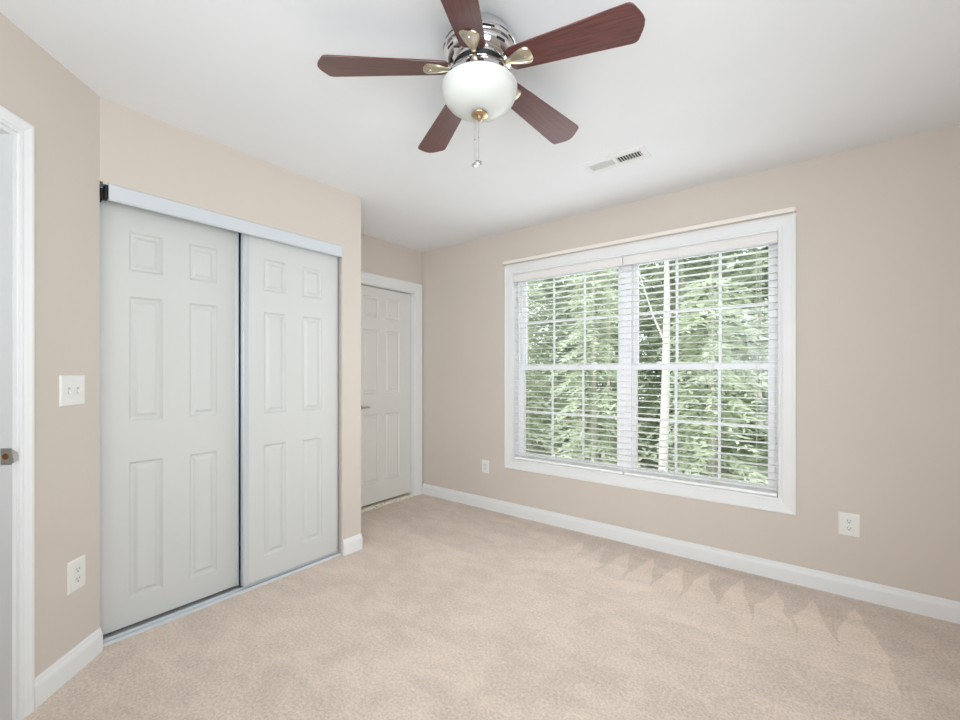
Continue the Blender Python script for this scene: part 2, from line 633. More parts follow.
def casing_frame(o0, o1, z0, z1, w, to3, name, m, parent, sill=False, prof=None):
    """picture-frame casing around an opening o0..o1, z0..z1; width w; to3(u, d, z) maps to world"""
    # across the width (0 = inner edge), projection from the wall
    prof = prof or [(0, 0), (0, 0.010), (0.010, 0.012), (0.016, 0.0095), (0.024, 0.012), (w - 0.020, 0.015), (w - 0.012, 0.0185), (w - 0.004, 0.0185), (w, 0.016), (w, 0)]
    bm = MB()
    rings = []
    if sill:
        corners = [(o0, z0, -1, -1), (o0, z1, -1, 1), (o1, z1, 1, 1), (o1, z0, 1, -1)]
    else:
        corners = [(o0, z0, -1, 0), (o0, z1, -1, 1), (o1, z1, 1, 1), (o1, z0, 1, 0)]
    for u, z, su, sz in corners:
        rings.append([bm.bm.verts.new(to3(u + su * a, d, z + sz * a)) for a, d in prof])
    k = len(prof)
    n = len(rings)
    for i in range(n if sill else n - 1):
        A, B = rings[i], rings[(i + 1) % n]
        for j in range(k):
            bm.bm.faces.new((A[j], A[(j + 1) % k], B[(j + 1) % k], B[j]))
    if not sill:
        bm.bm.faces.new(rings[0])
        bm.bm.faces.new(rings[-1][::-1])
    return bm.build(name, m, parent)


# ---------------------------------------------------------------- window
win = empty('window_1', (-1.075, YW, WZ0))
tag(win, 'white double window of two paned sash units behind the blinds', 'window', kind='structure')
O = Vector((1.075, -YW, -WZ0))                        # shift world -> window local


def wb(mb, name, m, smooth=False, parent=None):
    o = mb.build(name, m, parent or win, smooth=smooth, shift=O)
    return o


c = casing_frame(WX0 + 0.004, WX1 - 0.004, WZ0 + 0.004, WZ1 - 0.004, 0.084, lambda u, d, z: Vector((u, YW - d, z)) + O, 'window_casing', M['trim'], win, sill=True)
tj = 0.006
jb = MB()
jb.box(WX0, WX0 + tj, YW - 0.001, YW + 0.075, WZ0, WZ1).box(WX1 - tj, WX1, YW - 0.001, YW + 0.075, WZ0, WZ1)
jb.box(WX0 + tj, WX1 - tj, YW - 0.001, YW + 0.075, WZ0, WZ0 + tj).box(WX0 + tj, WX1 - tj, YW - 0.001, YW + 0.075, WZ1 - tj, WZ1)
wb(jb, 'window_jamb', M['trim'])
YG = YW + 0.075
for side, (a0, a1) in enumerate(((WX0 + tj, -1.075), (-1.075, WX1 - tj))):
    fr = MB()
    f0, f1 = 0.018, 0.036
    l0 = f0 if side == 0 else f1
    r0 = f1 if side == 0 else f0
    fr.box(a0, a0 + l0, YG, YW + 0.14, WZ0 + tj, WZ1 - tj, 0.002).box(a1 - r0, a1, YG, YW + 0.14, WZ0 + tj, WZ1 - tj, 0.002)
    fr.box(a0 + l0, a1 - r0, YG, YW + 0.14, WZ0 + tj, WZ0 + 0.024).box(a0 + l0, a1 - r0, YG, YW + 0.14, WZ1 - 0.022, WZ1 - tj)
    wb(fr, 'window_frame', M['vinyl'])
    s0, s1 = a0 + l0 + 0.001, a1 - r0 - 0.001
    for which, (z0, z1, y0) in {'lower': (WZ0 + 0.025, 1.287, YG + 0.004), 'upper': (1.243, WZ1 - 0.023, YG + 0.033)}.items():
        y1 = y0 + 0.027
        st = 0.036
        rb, rt = (0.030, 0.042) if which == 'lower' else (0.042, 0.030)
        sh = MB()
        sh.box(s0, s0 + st, y0, y1, z0, z1, 0.002).box(s1 - st, s1, y0, y1, z0, z1, 0.002)
        sh.box(s0 + st - 0.002, s1 - st + 0.002, y0, y1, z0, z0 + rb, 0.002).box(s0 + st - 0.002, s1 - st + 0.002, y0, y1, z1 - rt, z1, 0.002)
        sash = wb(sh, 'sash', M['vinyl'])
        g0, g1, h0, h1 = s0 + st, s1 - st, z0 + rb, z1 - rt
        gp = MB().box(g0 - 0.004, g1 + 0.004, y0 + 0.012, y0 + 0.016, h0 - 0.004, h1 + 0.004)
        wb(gp, 'glass_pane', M['glass'], parent=sash)
        mu = MB()
        for k in (1, 2):
            x = g0 + (g1 - g0) * k / 3
            mu.box(x - 0.009, x + 0.009, y0 + 0.006, y0 + 0.0119, h0, h1, 0.0015)
        zz = (h0 + h1) / 2
        mu.box(g0, g1, y0 + 0.0065, y0 + 0.0118, zz - 0.009, zz + 0.009, 0.0015)
        wb(mu, 'muntin_grid', M['vinyl'], parent=sash)
        if which == 'lower':
            for fx in (0.2, 0.78):
                lx = g0 + (g1 - g0) * fx
                lk = MB().box(lx - 0.024, lx + 0.024, y0 + 0.003, y0 + 0.024, z1, z1 + 0.010, 0.003)
                lk.tube([(lx - 0.010, y0 + 0.008, z1 + 0.012), (lx + 0.022, y0 + 0.002, z1 + 0.014)], 0.004, 8)
                wb(lk, 'sash_lock', M['vinyl'], parent=sash)

# ---------------------------------------------------------------- blinds
ZV0, ZV1 = 1.996, 2.061
SLAT0, SLATN, PITCH = 0.530, 33, 0.0447


def blind(x0, x1, name_label, ladders, cords):
    t = empty('window_blind', ((x0 + x1) / 2, YW + 0.03, WZ1 - tj))
    tag(t, name_label, 'blind', 'horizontal slat blinds in the double window')
    Of = Vector((-(x0 + x1) / 2, -(YW + 0.03), -(WZ1 - tj)))
    MB().box(x0 + 0.002, x1 - 0.002, YW + 0.006, YW + 0.056, 2.015, WZ1 - tj - 0.001, 0.002).build('headrail', M['valance'], t, shift=Of)
    v = MB()
    v.prism([(x0, YW + 0.004, ZV0), (x0, YW - 0.006, ZV0 + 0.001), (x0, YW - 0.008, ZV0 + 0.006), (x0, YW - 0.005, ZV0 + 0.012),
             (x0, YW - 0.005, ZV1 - 0.012), (x0, YW - 0.008, ZV1 - 0.007), (x0, YW - 0.006, ZV1 - 0.001), (x0, YW + 0.004, ZV1)], (0, 0, 0), (x1 - x0, 0, 0))
    v.build('valance', M['valance'], t, shift=Of)
    sl = MB()
    n = 6
    w = 0.05
    prof = []
    for i in range(n + 1):
        a = i / n * 2 - 1
        prof.append((a * w / 2, 0.0016 * (1 - a * a)))
    outline = [(x0 + 0.003, y, z + 0.0012) for y, z in prof] + [(x0 + 0.003, y, z - 0.0012) for y, z in prof[::-1]]
    sl.prism(outline, (0, 0, 0), (x1 - x0 - 0.006, 0, 0))
    s = sl.build('slat', M['blind'], t, smooth=True, shift=(-(x0 + x1) / 2, 0, 0))
    z_top = SLAT0
    s.location = (0, 0, SLAT0 + Of.z)
    for k in range(1, SLATN):
        q = s.copy()
        COL.objects.link(q)
        q.location = (0, 0, SLAT0 + k * PITCH + Of.z)
    MB().box(x0 + 0.003, x1 - 0.003, YW + 0.006, YW + 0.054, 0.486, 0.503, 0.003).build('bottom_rail', M['blind'], t, shift=Of)
    for lx in ladders:
        l = MB()
        for yy in (YW + 0.0035, YW + 0.0565):
            l.tube([(lx, yy, 0.503), (lx, yy, 2.02)], 0.0011, 6)
        for k in range(SLATN):
            z = SLAT0 + k * PITCH - 0.003
            l.tube([(lx, YW + 0.0035, z), (lx, YW + 0.0565, z)], 0.0008, 5)
        l.build('ladder_cord', M['cord'], t, shift=Of)
    for cx, z1 in cords:
        l = MB().tube([(cx, YW - 0.0005, ZV0 + 0.01), (cx, YW - 0.001, z1)], 0.0013, 6)
        o = l.build('pull_cord', M['cord'], t, shift=Of)
        MB().lathe([(0, 0.008), (0.003, 0.006), (0.0045, -0.004), (0.0075, -0.026), (0.0078, -0.032), (0.004, -0.036), (0, -0.036)], 14,
                   T=Matrix.Translation(Vector((cx, YW - 0.001, z1)) + Of)).build('tassel', M['cord'], o, smooth=True)
    return t


blind(WX0 + tj + 0.002, -1.0775, 'white horizontal slat blind covering the left half of the window', (-1.90, -1.44, -1.195), ((-1.183, 1.165),))
blind(-1.0725, WX1 - tj - 0.002, 'white horizontal slat blind covering the right half of the window', (-1.00, -0.50, -0.262), ((-0.246, 1.115), (-0.236, 1.10)))

# ---------------------------------------------------------------- curtain rod
rod = empty('curtain_rod', (-1.08, YW, 2.165))
tag(rod, 'slim white curtain rod along the top edge of the window trim', 'curtain rod')
Of = Vector((1.08, -YW, -2.165))
rx0, rx1, ry, rz = -2.098, -0.066, YW - 0.046, 2.163
pts = [(rx0, YW - 0.003)]
for k in range(7):
    a = R(90) * k / 6
    pts.append((rx0 + 0.014 - 0.014 * math.cos(a), ry + 0.014 - 0.014 * math.sin(a)))
for k in range(7):
    a = R(90) * (6 - k) / 6
    pts.append((rx1 - 0.014 + 0.014 * math.cos(a), ry + 0.014 - 0.014 * math.sin(a)))
pts.append((rx1, YW - 0.003))
rb_ = MB()
rings = []
for i, (x, y) in enumerate(pts):
    a = Vector(pts[max(0, i - 1)])
    c_ = Vector(pts[min(len(pts) - 1, i + 1)])
    t_ = (c_ - a).normalized()
    nn = Vector((t_.y, -t_.x))
    ring = []
    for dn, dz in ((0.0, -0.014), (0.004, -0.0115), (0.0055, 0), (0.004, 0.0115), (0.0, 0.014), (-0.001, 0.0115), (-0.001, -0.0115)):
        ring.append(rb_.bm.verts.new((x + nn.x * dn, y + nn.y * dn, rz + dz)))
    rings.append(ring)
for i in range(len(rings) - 1):
    for j in range(7):
        rb_.bm.faces.new((rings[i][j], rings[i][(j + 1) % 7], rings[i + 1][(j + 1) % 7], rings[i + 1][j]))
rb_.bm.faces.new(rings[0])
rb_.bm.faces.new(rings[-1][::-1])
rb_.build('rod_bar', M['rod'], rod, smooth=True, shift=Of)
for x in (rx0 + 0.004, rx1 - 0.004):
    k = MB().box(x - 0.003, x + 0.003, YW - 0.030, YW - 0.0002, rz - 0.008, rz + 0.008, 0.001)
    k.box(x - 0.009, x + 0.009, YW - 0.003, YW - 0.0002, rz - 0.026, rz + 0.014, 0.001)
    br = k.build('bracket', M['rod'], rod, shift=Of)
    MB().lathe([(0, -0.002), (0.004, -0.0015), (0.004, 0), (0, 0)], 10, T=Matrix.Translation(Vector((x, YW - 0.003, rz - 0.018)) + Of) @ Matrix.Rotation(R(-90), 4, 'X')).build('screw', M['steel'], br)


# ---------------------------------------------------------------- six panel doors
def panel_door(w, h, t, ucols, vrows, mname='door'):
    """local: x along width (0..w), y depth (front at 0 facing -y), z height; front face has moulded panels"""
    bm = MB()
    us = [0] + [c for p in ucols for c in p] + [w]
    vs_ = [0] + [c for p in vrows for c in p] + [h]
    rings = [(0, 0), (0.004, 0.0055), (0.010, 0.011), (0.019, 0.011), (0.033, 0.0025), (0.036, 0.0025)]
    for i in range(len(us) - 1):
        for j in range(len(vs_) - 1):
            a0, a1, b0, b1 = us[i], us[i + 1], vs_[j], vs_[j + 1]
            if i % 2 == 1 and j % 2 == 1:
                prev = None
                for ins, dp in rings:
                    q = [bm.bm.verts.new(p) for p in ((a0 + ins, dp, b0 + ins), (a1 - ins, dp, b0 + ins), (a1 - ins, dp, b1 - ins), (a0 + ins, dp, b1 - ins))]
                    if prev:
                        for k in range(4):
                            bm.bm.faces.new((prev[k], prev[(k + 1) % 4], q[(k + 1) % 4], q[k]))
                    prev = q
                bm.bm.faces.new(prev)
            else:
                bm.quad((a0, 0, b0), (a1, 0, b0), (a1, 0, b1), (a0, 0, b1))
    bm.quad((0, 0, 0), (0, t, 0), (0, t, h), (0, 0, h))
    bm.quad((w, 0, 0), (w, 0, h), (w, t, h), (w, t, 0))
    bm.quad((0, t, 0), (w, t, 0), (w, t, h), (0, t, h))
    bm.quad((0, 0, h), (0, t, h), (w, t, h), (w, 0, h))
    bm.quad((0, 0, 0), (w, 0, 0), (w, t, 0), (0, t, 0))
    bmesh.ops.remove_doubles(bm.bm, verts=bm.bm.verts, dist=1e-5)
    return bm


def closet_door(y0, y1, xf, z0, label, panels_y, rows, left_w, right_w):
    h = 2.045 - z0
    t = empty('sliding_closet_door', (xf, y0, z0))
    # local x -> world +y, local front(-y) -> world +x
    t.rotation_euler = (0, 0, R(90))
    tag(t, label, 'closet door', 'white sliding closet doors')
    w = y1 - y0
    ucols = [(a - y0, b_ - y0) for a, b_ in panels_y]
    vrows = [(a - z0, b_ - z0) for a, b_ in rows]
    panel_door(w, h, 0.03, ucols, vrows).build('door_panel', M['door'], t)
    # wrapped metal edge stiles
    MB().box(-0.003, left_w, -0.0035, 0.032, 0, h, 0.0012).build('edge_stile', M['stile'], t)
    MB().box(w - right_w, w + 0.003, -0.0035, 0.032, 0, h, 0.0012).build('edge_stile', M['stile'], t)
    return t


closet_door(0.492, 1.088, XC - 0.078, 0.026, 'white six panel sliding closet door on the light switch side',
            ((0.600, 0.733), (0.849, 0.981)), ((0.152, 0.798), (0.996, 1.587), (1.709, 1.895)), 0.010, 0.014)
closet_door(1.100, 1.699, XC - 0.034, 0.026, 'white six panel sliding closet door overlapping in front, nearer the far alcove',
            ((1.211, 1.343), (1.452, 1.586)), ((0.158, 0.803), (0.986, 1.576), (1.700, 1.886)), 0.026, 0.004)

# closet header fascia and bottom track
t = empty('closet_header_track', (XC - 0.04, (YC0 + YC1) / 2, 2.07))
tag(t, 'long white metal header track across the top of the closet opening', 'door track')
Of = Vector((-(XC - 0.04), -(YC0 + YC1) / 2, -2.07))
prof = [(-0.002, 1.994), (0.004, 1.992), (0.010, 1.996), (0.010, 2.000), (0.006, 2.004), (0.005, 2.064), (0.001, 2.069), (-0.002, 2.069)]
MB().prism([(XC + a, YC0 + 0.030, z) for a, z in prof], (0, 0, 0), (0, YC1 - YC0 - 0.034, 0)).build('fascia', M['track'], t, shift=Of)
k = MB().box(XC - 0.108, XC - 0.003, YC0 + 0.012, YC1 - 0.004, 2.062, 2.0695)
k.box(XC - 0.058, XC - 0.054, YC0 + 0.012, YC1 - 0.004, 2.046, 2.062)
k.build('top_channel', M['track'], t, shift=Of)
MB().box(XC - 0.040, XC - 0.003, YC0 + 0.018, YC0 + 0.030, 1.998, 2.062, 0.002).box(XC - 0.100, XC - 0.034, YC0 + 0.001, YC0 + 0.0165, 1.996, 2.052).build('bracket_and_gap_shade', M['dark'], t, shift=Of)  # bracket, plus a dark block painting the shade in the gap beside it

t = empty('closet_floor_track', (XC - 0.05, (YC0 + YC1) / 2, 0))
tag(t, 'low white metal floor track under the sliding closet doors', 'door track')
Of = Vector((-(XC - 0.05), -(YC0 + YC1) / 2, 0))
prof = [(-0.014, 0.0), (-0.012, 0.003), (-0.016, 0.014), (-0.019, 0.014), (-0.022, 0.006), (-0.052, 0.006), (-0.053, 0.016), (-0.056, 0.016), (-0.057, 0.006), (-0.105, 0.006), (-0.105, 0.0)]
MB().prism([(XC + a, YC0 + 0.003, z) for a, z in prof], (0, 0, 0), (0, YC1 - YC0 - 0.005, 0)).build('track_channel', M['track'], t, shift=Of)
for y in (YC0 + 0.03, 0.78, 1.06, 1.69):
    MB().box(XC - 0.066, XC - 0.058, y - 0.012, y + 0.012, 0.0065, 0.020, 0.001).build('door_guide', M['steel'], t, shift=Of)

# ---------------------------------------------------------------- far hinged door
dr = empty('door_1', (XB, BY0, 0), R(90))
tag(dr, 'white six panel hinged door in the far alcove', 'door', kind='structure')
# local x -> world +y ; local -y -> world +x
bw = BY1 - BY0
casing_frame(0.0 + 0.012, bw - 0.012, 0.0, BZ - 0.012, 0.094, lambda u, d, z: Vector((u + (0.012 if False else 0), -d, z)), 'door_casing', M['trim'], dr)
j = MB().box(0, 0.017, 0.0, 0.115, 0, BZ).box(bw - 0.016, bw, 0.0, 0.115, 0, BZ).box(0.016, bw - 0.016, 0.0, 0.115, BZ - 0.016, BZ)
j.build('door_jamb', M['trim'], dr)
dw = bw - 0.040
dl = panel_door(dw, 1.976, 0.035, ((0.115, 0.290), (0.365, 0.545)), ((0.185, 0.811), (1.003, 1.586), (1.698, 1.892))).build('door_leaf', M['door_far'], dr)
dl.location = (0.020, 0.050, 0.028)
hd = MB().lathe([(0, 0.0), (0.026, 0.0), (0.030, -0.004), (0.026, -0.010), (0.012, -0.012), (0.010, -0.045), (0, -0.045)], 24,
                T=Matrix.Translation((0.066, 0, 0.885)) @ Matrix.Rotation(R(-90), 4, 'X'))
hd.tube([(0.066, -0.047, 0.885), (0.090, -0.052, 0.886), (0.125, -0.050, 0.888), (0.152, -0.044, 0.884)], [0.009, 0.009, 0.0075, 0.006], 12)
hd.build('door_handle', M['steel'], dl, smooth=True)

th = MB()
rnd = random.Random(3)
n = 90
front = []
back = []
ya, yb = BY0 + 0.02, BY1 - 0.012
for i in range(n + 1):
    y = ya + (yb - ya) * i / n
    taper = min(1, (yb - y) / 0.12 + 0.25)
    front.append(th.bm.verts.new((XB + 0.006 + rnd.uniform(-0.012, 0.014) * 1.0 - (1 - taper) * 0.012, y, 0.004)))
    back.append(th.bm.verts.new((XB - 0.10, y, 0.006 + rnd.uniform(0, 0.002))))
mid = [th.bm.verts.new((XB - 0.012 + rnd.uniform(-0.004, 0.004), f.co.y, 0.012 + rnd.uniform(0, 0.003))) for f in front]
bot = [th.bm.verts.new((f.co.x, f.co.y, 0.0)) for f in front]
for i in range(n):
    th.bm.faces.new((bot[i], bot[i + 1], front[i + 1], front[i]))
    th.bm.faces.new((front[i], front[i + 1], mid[i + 1], mid[i]))
    th.bm.faces.new((mid[i], mid[i + 1], back[i + 1], back[i]))
tag(th.build('carpet_threshold', M['thresh']), 'frayed off-white carpet edge strip under the far hinged door', 'threshold')

# ---------------------------------------------------------------- open doorway in the angled wall
dw_ = empty('door_2', (XC, YC0, 0), R(-45))
tag(dw_, 'white cased open doorway at the edge of the angled wall', 'doorway', kind='structure')
# local x = s, local y = n (towards the room)
casing_frame(DS0 + 0.002, DS1 - 0.002, 0.0, DZ - 0.002, 0.051, lambda u, d, z: Vector((u, d, z)), 'door_casing', M['trim'], dw_)
jj = MB().box(DS0, DS0 + 0.018, -0.118, 0.001, 0, DZ).box(DS1 - 0.018, DS1, -0.118, 0.001, 0, DZ).box(DS0 + 0.018, DS1 - 0.018, -0.118, 0.001, DZ - 0.018, DZ)
jj.build('door_jamb', M['trim'], dw_)
st = MB().box(DS0 + 0.018, DS0 + 0.029, -0.085, -0.048, 0, DZ - 0.018, 0.002).box(DS1 - 0.029, DS1 - 0.018, -0.085, -0.048, 0, DZ - 0.018, 0.002)
st.box(DS0 + 0.029, DS1 - 0.029, -0.085, -0.048, DZ - 0.029, DZ - 0.018, 0.002)
st.build('door_stop', M['trim'], dw_)
xs = DS0 + 0.018
sp = MB().box(xs, xs + 0.0018, -0.034, 0.0005, 0.905, 0.963, 0.0006)
lip = [(xs + 0.0018, 0.0005, 0.908), (xs + 0.0015, 0.007, 0.913), (xs - 0.003, 0.013, 0.922), (xs - 0.003, 0.013, 0.946), (xs + 0.0015, 0.007, 0.955), (xs + 0.0018, 0.0005, 0.960)]
sp.prism(lip, (0, 0, 0), (-0.0015, 0, 0))
spo = sp.build('strike_plate', M['steel'], dw_)
spo['label'] = 'grey metal latch plate with a brass-coloured hole'
MB().lathe([(0, 0.0022), (0.0095, 0.0022), (0.0105, 0.001), (0.0105, 0)], 18, T=Matrix.Translation((xs + 0.0008, -0.019, 0.934)) @ Matrix.Rotation(R(90), 4, 'Y')).build('latch_hole', M['bronze'], spo)
for z in (0.913, 0.955):
    MB().lathe([(0, 0.0024), (0.003, 0.0022), (0.0035, 0.001), (0.0035, 0)], 10, T=Matrix.Translation((xs + 0.0008, -0.019, z)) @ Matrix.Rotation(R(90), 4, 'Y')).build('screw', M['steel'], spo)


# ---------------------------------------------------------------- outlets and switch (local: x along wall, -y out of wall, z up, origin at plate centre)
def plate_mesh(w, h):
    bm = MB()
    a, b2 = w / 2, h / 2
    rings_ = [(0, 0.0), (0, -0.0025), (0.002, -0.005), (0.006, -0.0062)]
    prev = None
    for ins, y in rings_:
        q = [bm.bm.verts.new(p) for p in ((-a + ins, y, -b2 + ins), (a - ins, y, -b2 + ins), (a - ins, y, b2 - ins), (-a + ins, y, b2 - ins))]
        if prev:
            for k in range(4):
                bm.bm.faces.new((prev[k], prev[(k + 1) % 4], q[(k + 1) % 4], q[k]))
        else:
            bm.bm.faces.new(q[::-1])
        prev = q
    bm.bm.faces.new(prev)
    return bm


def outlet(loc, rz, w, h, label):
    t = empty('power_outlet', loc, rz)
    tag(t, label, 'outlet', 'white double power outlets low on the walls')
    plate_mesh(w, h).build('cover_plate', M['plate'], t)
    for s in (1, -1):
        cz = s * 0.0195
        pts_ = []
        for k in range(28):
            a = 2 * math.pi * k / 28
            x, z = 0.0172 * math.cos(a), 0.0172 * math.sin(a)
            z = max(-0.0135, min(0.0135, z))
            pts_.append((x, -0.006, cz + z))
        rc_ = MB().prism(pts_, (0, 0, 0), (0, -0.0022, 0)).build('receptacle', M['ivory'], t)
        sm = MB()
        sm.box(-0.0075, -0.0052, -0.0086, -0.0080, cz - 0.001, cz + 0.0075).box(0.0052, 0.0075, -0.0086, -0.0080, cz + 0.0005, cz + 0.0070)
        sm.lathe([(0, 0.0006), (0.003, 0.0006), (0.003, 0)], 12, T=Matrix.Translation((0, -0.008, cz - 0.0075)) @ Matrix.Rotation(R(90), 4, 'X'))
        sm.build('socket_slot', M['slot'], rc_)
    MB().lathe([(0, 0.0012), (0.0026, 0.001), (0.003, 0)], 12, T=Matrix.Translation((0, -0.0062, 0)) @ Matrix.Rotation(R(90), 4, 'X')).build('screw', M['ivory'], t)
    return t


outlet((0.1675, YW, 0.3935), 0, 0.090, 0.123, 'white power outlet to the right of the window')
outlet((-2.317, YW, 0.379), 0, 0.078, 0.116, 'white power outlet between the far corner and the window')
oc = P0 + D45 * (0.174 * 1.0 - 0.044)
outlet((oc.x, oc.y, 0.3965), R(135), 0.090, 0.128, 'white power outlet on the angled wall below the light switch')

sc_ = P0 + D45 * 0.1505
sw = empty('light_switch', (sc_.x, sc_.y, 1.1525), R(135))
tag(sw, 'white double toggle light switch plate on the angled wall beside the closet', 'light switch')
plate_mesh(0.124, 0.124).build('switch_plate', M['plate'], sw)
for s in (-1, 1):
    cx = s * 0.0225
    bz = MB().box(cx - 0.0055, cx + 0.0055, -0.0075, -0.006, -0.0125, 0.0125, 0.0005).build('toggle_surround', M['switch'], sw)
    tg = MB()
    up = -1
    tg.prism([(cx - 0.004, -0.006, -0.006), (cx - 0.004, -0.006, 0.006), (cx - 0.004, -0.015, -0.004), (cx - 0.004, -0.017, -0.011), (cx - 0.004, -0.014, -0.013)], (0, 0, 0), (0.008, 0, 0))
    tg.build('toggle', M['plate'], sw)
    for z in (0.030, -0.030):
        MB().lathe([(0, 0.0012), (0.0026, 0.001), (0.003, 0)], 12, T=Matrix.Translation((cx, -0.0062, z)) @ Matrix.Rotation(R(90), 4, 'X')).build('screw', M['ivory'], sw)

# ---------------------------------------------------------------- ceiling register
vx0, vx1, vy0, vy1 = -1.060, -0.708, 2.350, 2.492
t = empty('ceiling_vent', ((vx0 + vx1) / 2, (vy0 + vy1) / 2, H))
tag(t, 'white rectangular ceiling air vent with louvres, between the fan and the window', 'vent')
hw, hh = (vx1 - vx0) / 2, (vy1 - vy0) / 2
ix, iy = hw - 0.030, 0.034
k = MB()
e = 0.005
k.box(-hw, -ix, -hh, hh, -e, 0).box(ix, hw, -hh, hh, -e, 0).box(-ix, ix, -hh, -iy, -e, 0).box(-ix, ix, iy, hh, -e, 0).box(-0.011, 0.011, -iy, iy, -e, 0)
for a0, a1 in ((-hw, -ix), (ix, hw)):
    pass
# raised inner lip
for (x0, x1, y0, y1) in ((-ix - 0.004, ix + 0.004, -iy - 0.004, -iy), (-ix - 0.004, ix + 0.004, iy, iy + 0.004), (-ix - 0.004, -ix, -iy, iy), (ix, ix + 0.004, -iy, iy)):
    k.box(x0, x1, y0, y1, -0.007, -e)
k.build('vent_frame', M['vent'], t)
MB().box(-ix, ix, -iy, iy, -0.0012, -0.0004).build('duct_opening', M['duct'], t)
for half in (-1, 1):
    n = 12 if half < 0 else 9
    for i in range(n):
        x = half * (0.018 + (ix - 0.024) * i / (n - 1))
        T = Matrix.Translation((x, 0, -0.0065)) @ Matrix.Rotation(R(-52) if half < 0 else R(30), 4, 'Y')
        lw_ = 0.0052 if half < 0 else 0.0042
        MB().box(-lw_, lw_, -iy + 0.001, iy - 0.001, -0.0004, 0.0004, T=T).build('louvre', M['vent'], t)
for x in (-hw + 0.014, hw - 0.014):
    MB().lathe([(0, -0.0045), (0.003, -0.004), (0.004, -0.003)], 12, c=(x, 0)).build('screw', M['steel'], t)
MB().box(-0.004, 0.004, -iy - 0.016, -iy - 0.006, -0.010, -0.003, 0.001).build('damper_lever', M['vent'], t)

# ---------------------------------------------------------------- ceiling fan
FX, FY = -0.9517, 1.2349
fan = empty('ceiling_fan', (FX, FY, H))
tag(fan, 'ceiling fan with five dark cherry blades, nickel motor and frosted bowl light', 'ceiling fan')


def zf(prof):
    return [(r, z - H) for r, z in prof]


MB().lathe(zf([(0.112, H), (0.114, 2.431), (0.113, 2.424), (0.117, 2.421), (0.123, 2.417), (0.129, 2.410), (0.131, 2.403), (0.1305, 2.398),
               (0.1275, 2.396), (0.1275, 2.391), (0.131, 2.389), (0.131, 2.378), (0.128, 2.374), (0.1255, 2.372), (0.1255, 2.367), (0.127, 2.364), (0.124, 2.352),
               (0.117, 2.341), (0.107, 2.334), (0.096, 2.331), (0.094, 2.334)]), 96).build('motor_housing', M['chrome'], fan, smooth=True)
MB().lathe(zf([(0.095, 2.335), (0.089, 2.330), (0.0865, 2.3215), (0, 2.3215)]), 64).build('motor_gap_ring', M['gap'], fan, smooth=True)
MB().lathe(zf([(0.087, 2.3225), (0.097, 2.315), (0.107, 2.304), (0.117, 2.289), (0.1245, 2.275), (0.1285, 2.264), (0.127, 2.261), (0.10, 2.262), (0, 2.262)]), 80).build('light_fitter', M['chrome'], fan, smooth=True)
MB().lathe(zf([(0.1255, 2.2605), (0.1335, 2.2605), (0.1365, 2.256), (0.1362, 2.250), (0.1330, 2.244), (0.1335, 2.238), (0.1325, 2.230), (0.127, 2.216), (0.116, 2.201), (0.098, 2.187),
               (0.075, 2.176), (0.050, 2.1695), (0.020, 2.1665), (0, 2.166)]), 96).build('bowl_shade', M['bowl'], fan, smooth=True)
MB().lathe(zf([(0, 2.1655), (0.026, 2.1655), (0.031, 2.161), (0.030, 2.157), (0.023, 2.154), (0.017, 2.153), (0.014, 2.150), (0.011, 2.144), (0.005, 2.138), (0, 2.136)]), 40).build('finial', M['finial'], fan, smooth=True)

for z0_, z1_, ra, rb2, off, hw_ in ((2.3875, 2.3815, 0.1319, 0.1318, 6, 9), (2.3615, 2.3530, 0.1268, 0.1250, 28, 8)):  # black bands that paint reflections of the dark hall onto the chrome
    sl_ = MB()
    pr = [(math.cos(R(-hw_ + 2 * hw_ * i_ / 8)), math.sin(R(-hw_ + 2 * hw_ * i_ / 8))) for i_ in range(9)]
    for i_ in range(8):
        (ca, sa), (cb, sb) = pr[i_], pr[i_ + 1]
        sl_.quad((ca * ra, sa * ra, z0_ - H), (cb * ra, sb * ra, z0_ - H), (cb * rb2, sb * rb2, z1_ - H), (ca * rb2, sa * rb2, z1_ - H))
    so_ = sl_.build('dark_reflection', M['gap'], fan)
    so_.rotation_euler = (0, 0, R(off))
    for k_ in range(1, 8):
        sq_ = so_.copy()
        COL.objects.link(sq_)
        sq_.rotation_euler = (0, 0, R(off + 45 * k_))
# five blades
r0b, r1b, wb0, wb1 = 0.114, 0.567, 0.0455, 0.0690


def blade_outline():
    pts_ = []
    # root corners rounded
    for k in range(6):
        a = R(180 + 90 * k / 5)
        pts_.append((r0b + 0.022 + 0.022 * math.cos(a), -wb0 + 0.022 + 0.022 * math.sin(a)))
    # side to tip, slight convex swell
    for i in range(1, 8):
        f = i / 8
        u = r0b + 0.022 + (r1b - 0.045 - r0b - 0.022) * f
        pts_.append((u, -(wb0 + (wb1 - wb0) * (f ** 0.9))))
    tip = [(r1b - 0.045, -wb1), (r1b - 0.034, -wb1 + 0.0015), (r1b - 0.026, -wb1 + 0.007), (r1b - 0.010, -0.033), (r1b - 0.0035, -0.018), (r1b, 0.0)]
    pts_ += tip
    pts_ += [(u, -v) for u, v in tip[-2::-1]]
    for i in range(7, 0, -1):
        f = i / 8
        u = r0b + 0.022 + (r1b - 0.045 - r0b - 0.022) * f
        pts_.append((u, (wb0 + (wb1 - wb0) * (f ** 0.9))))
    for k in range(6):
        a = R(90 + 90 * k / 5)
        pts_.append((r0b + 0.022 + 0.022 * math.cos(a), wb0 - 0.022 + 0.022 * math.sin(a)))
    return pts_


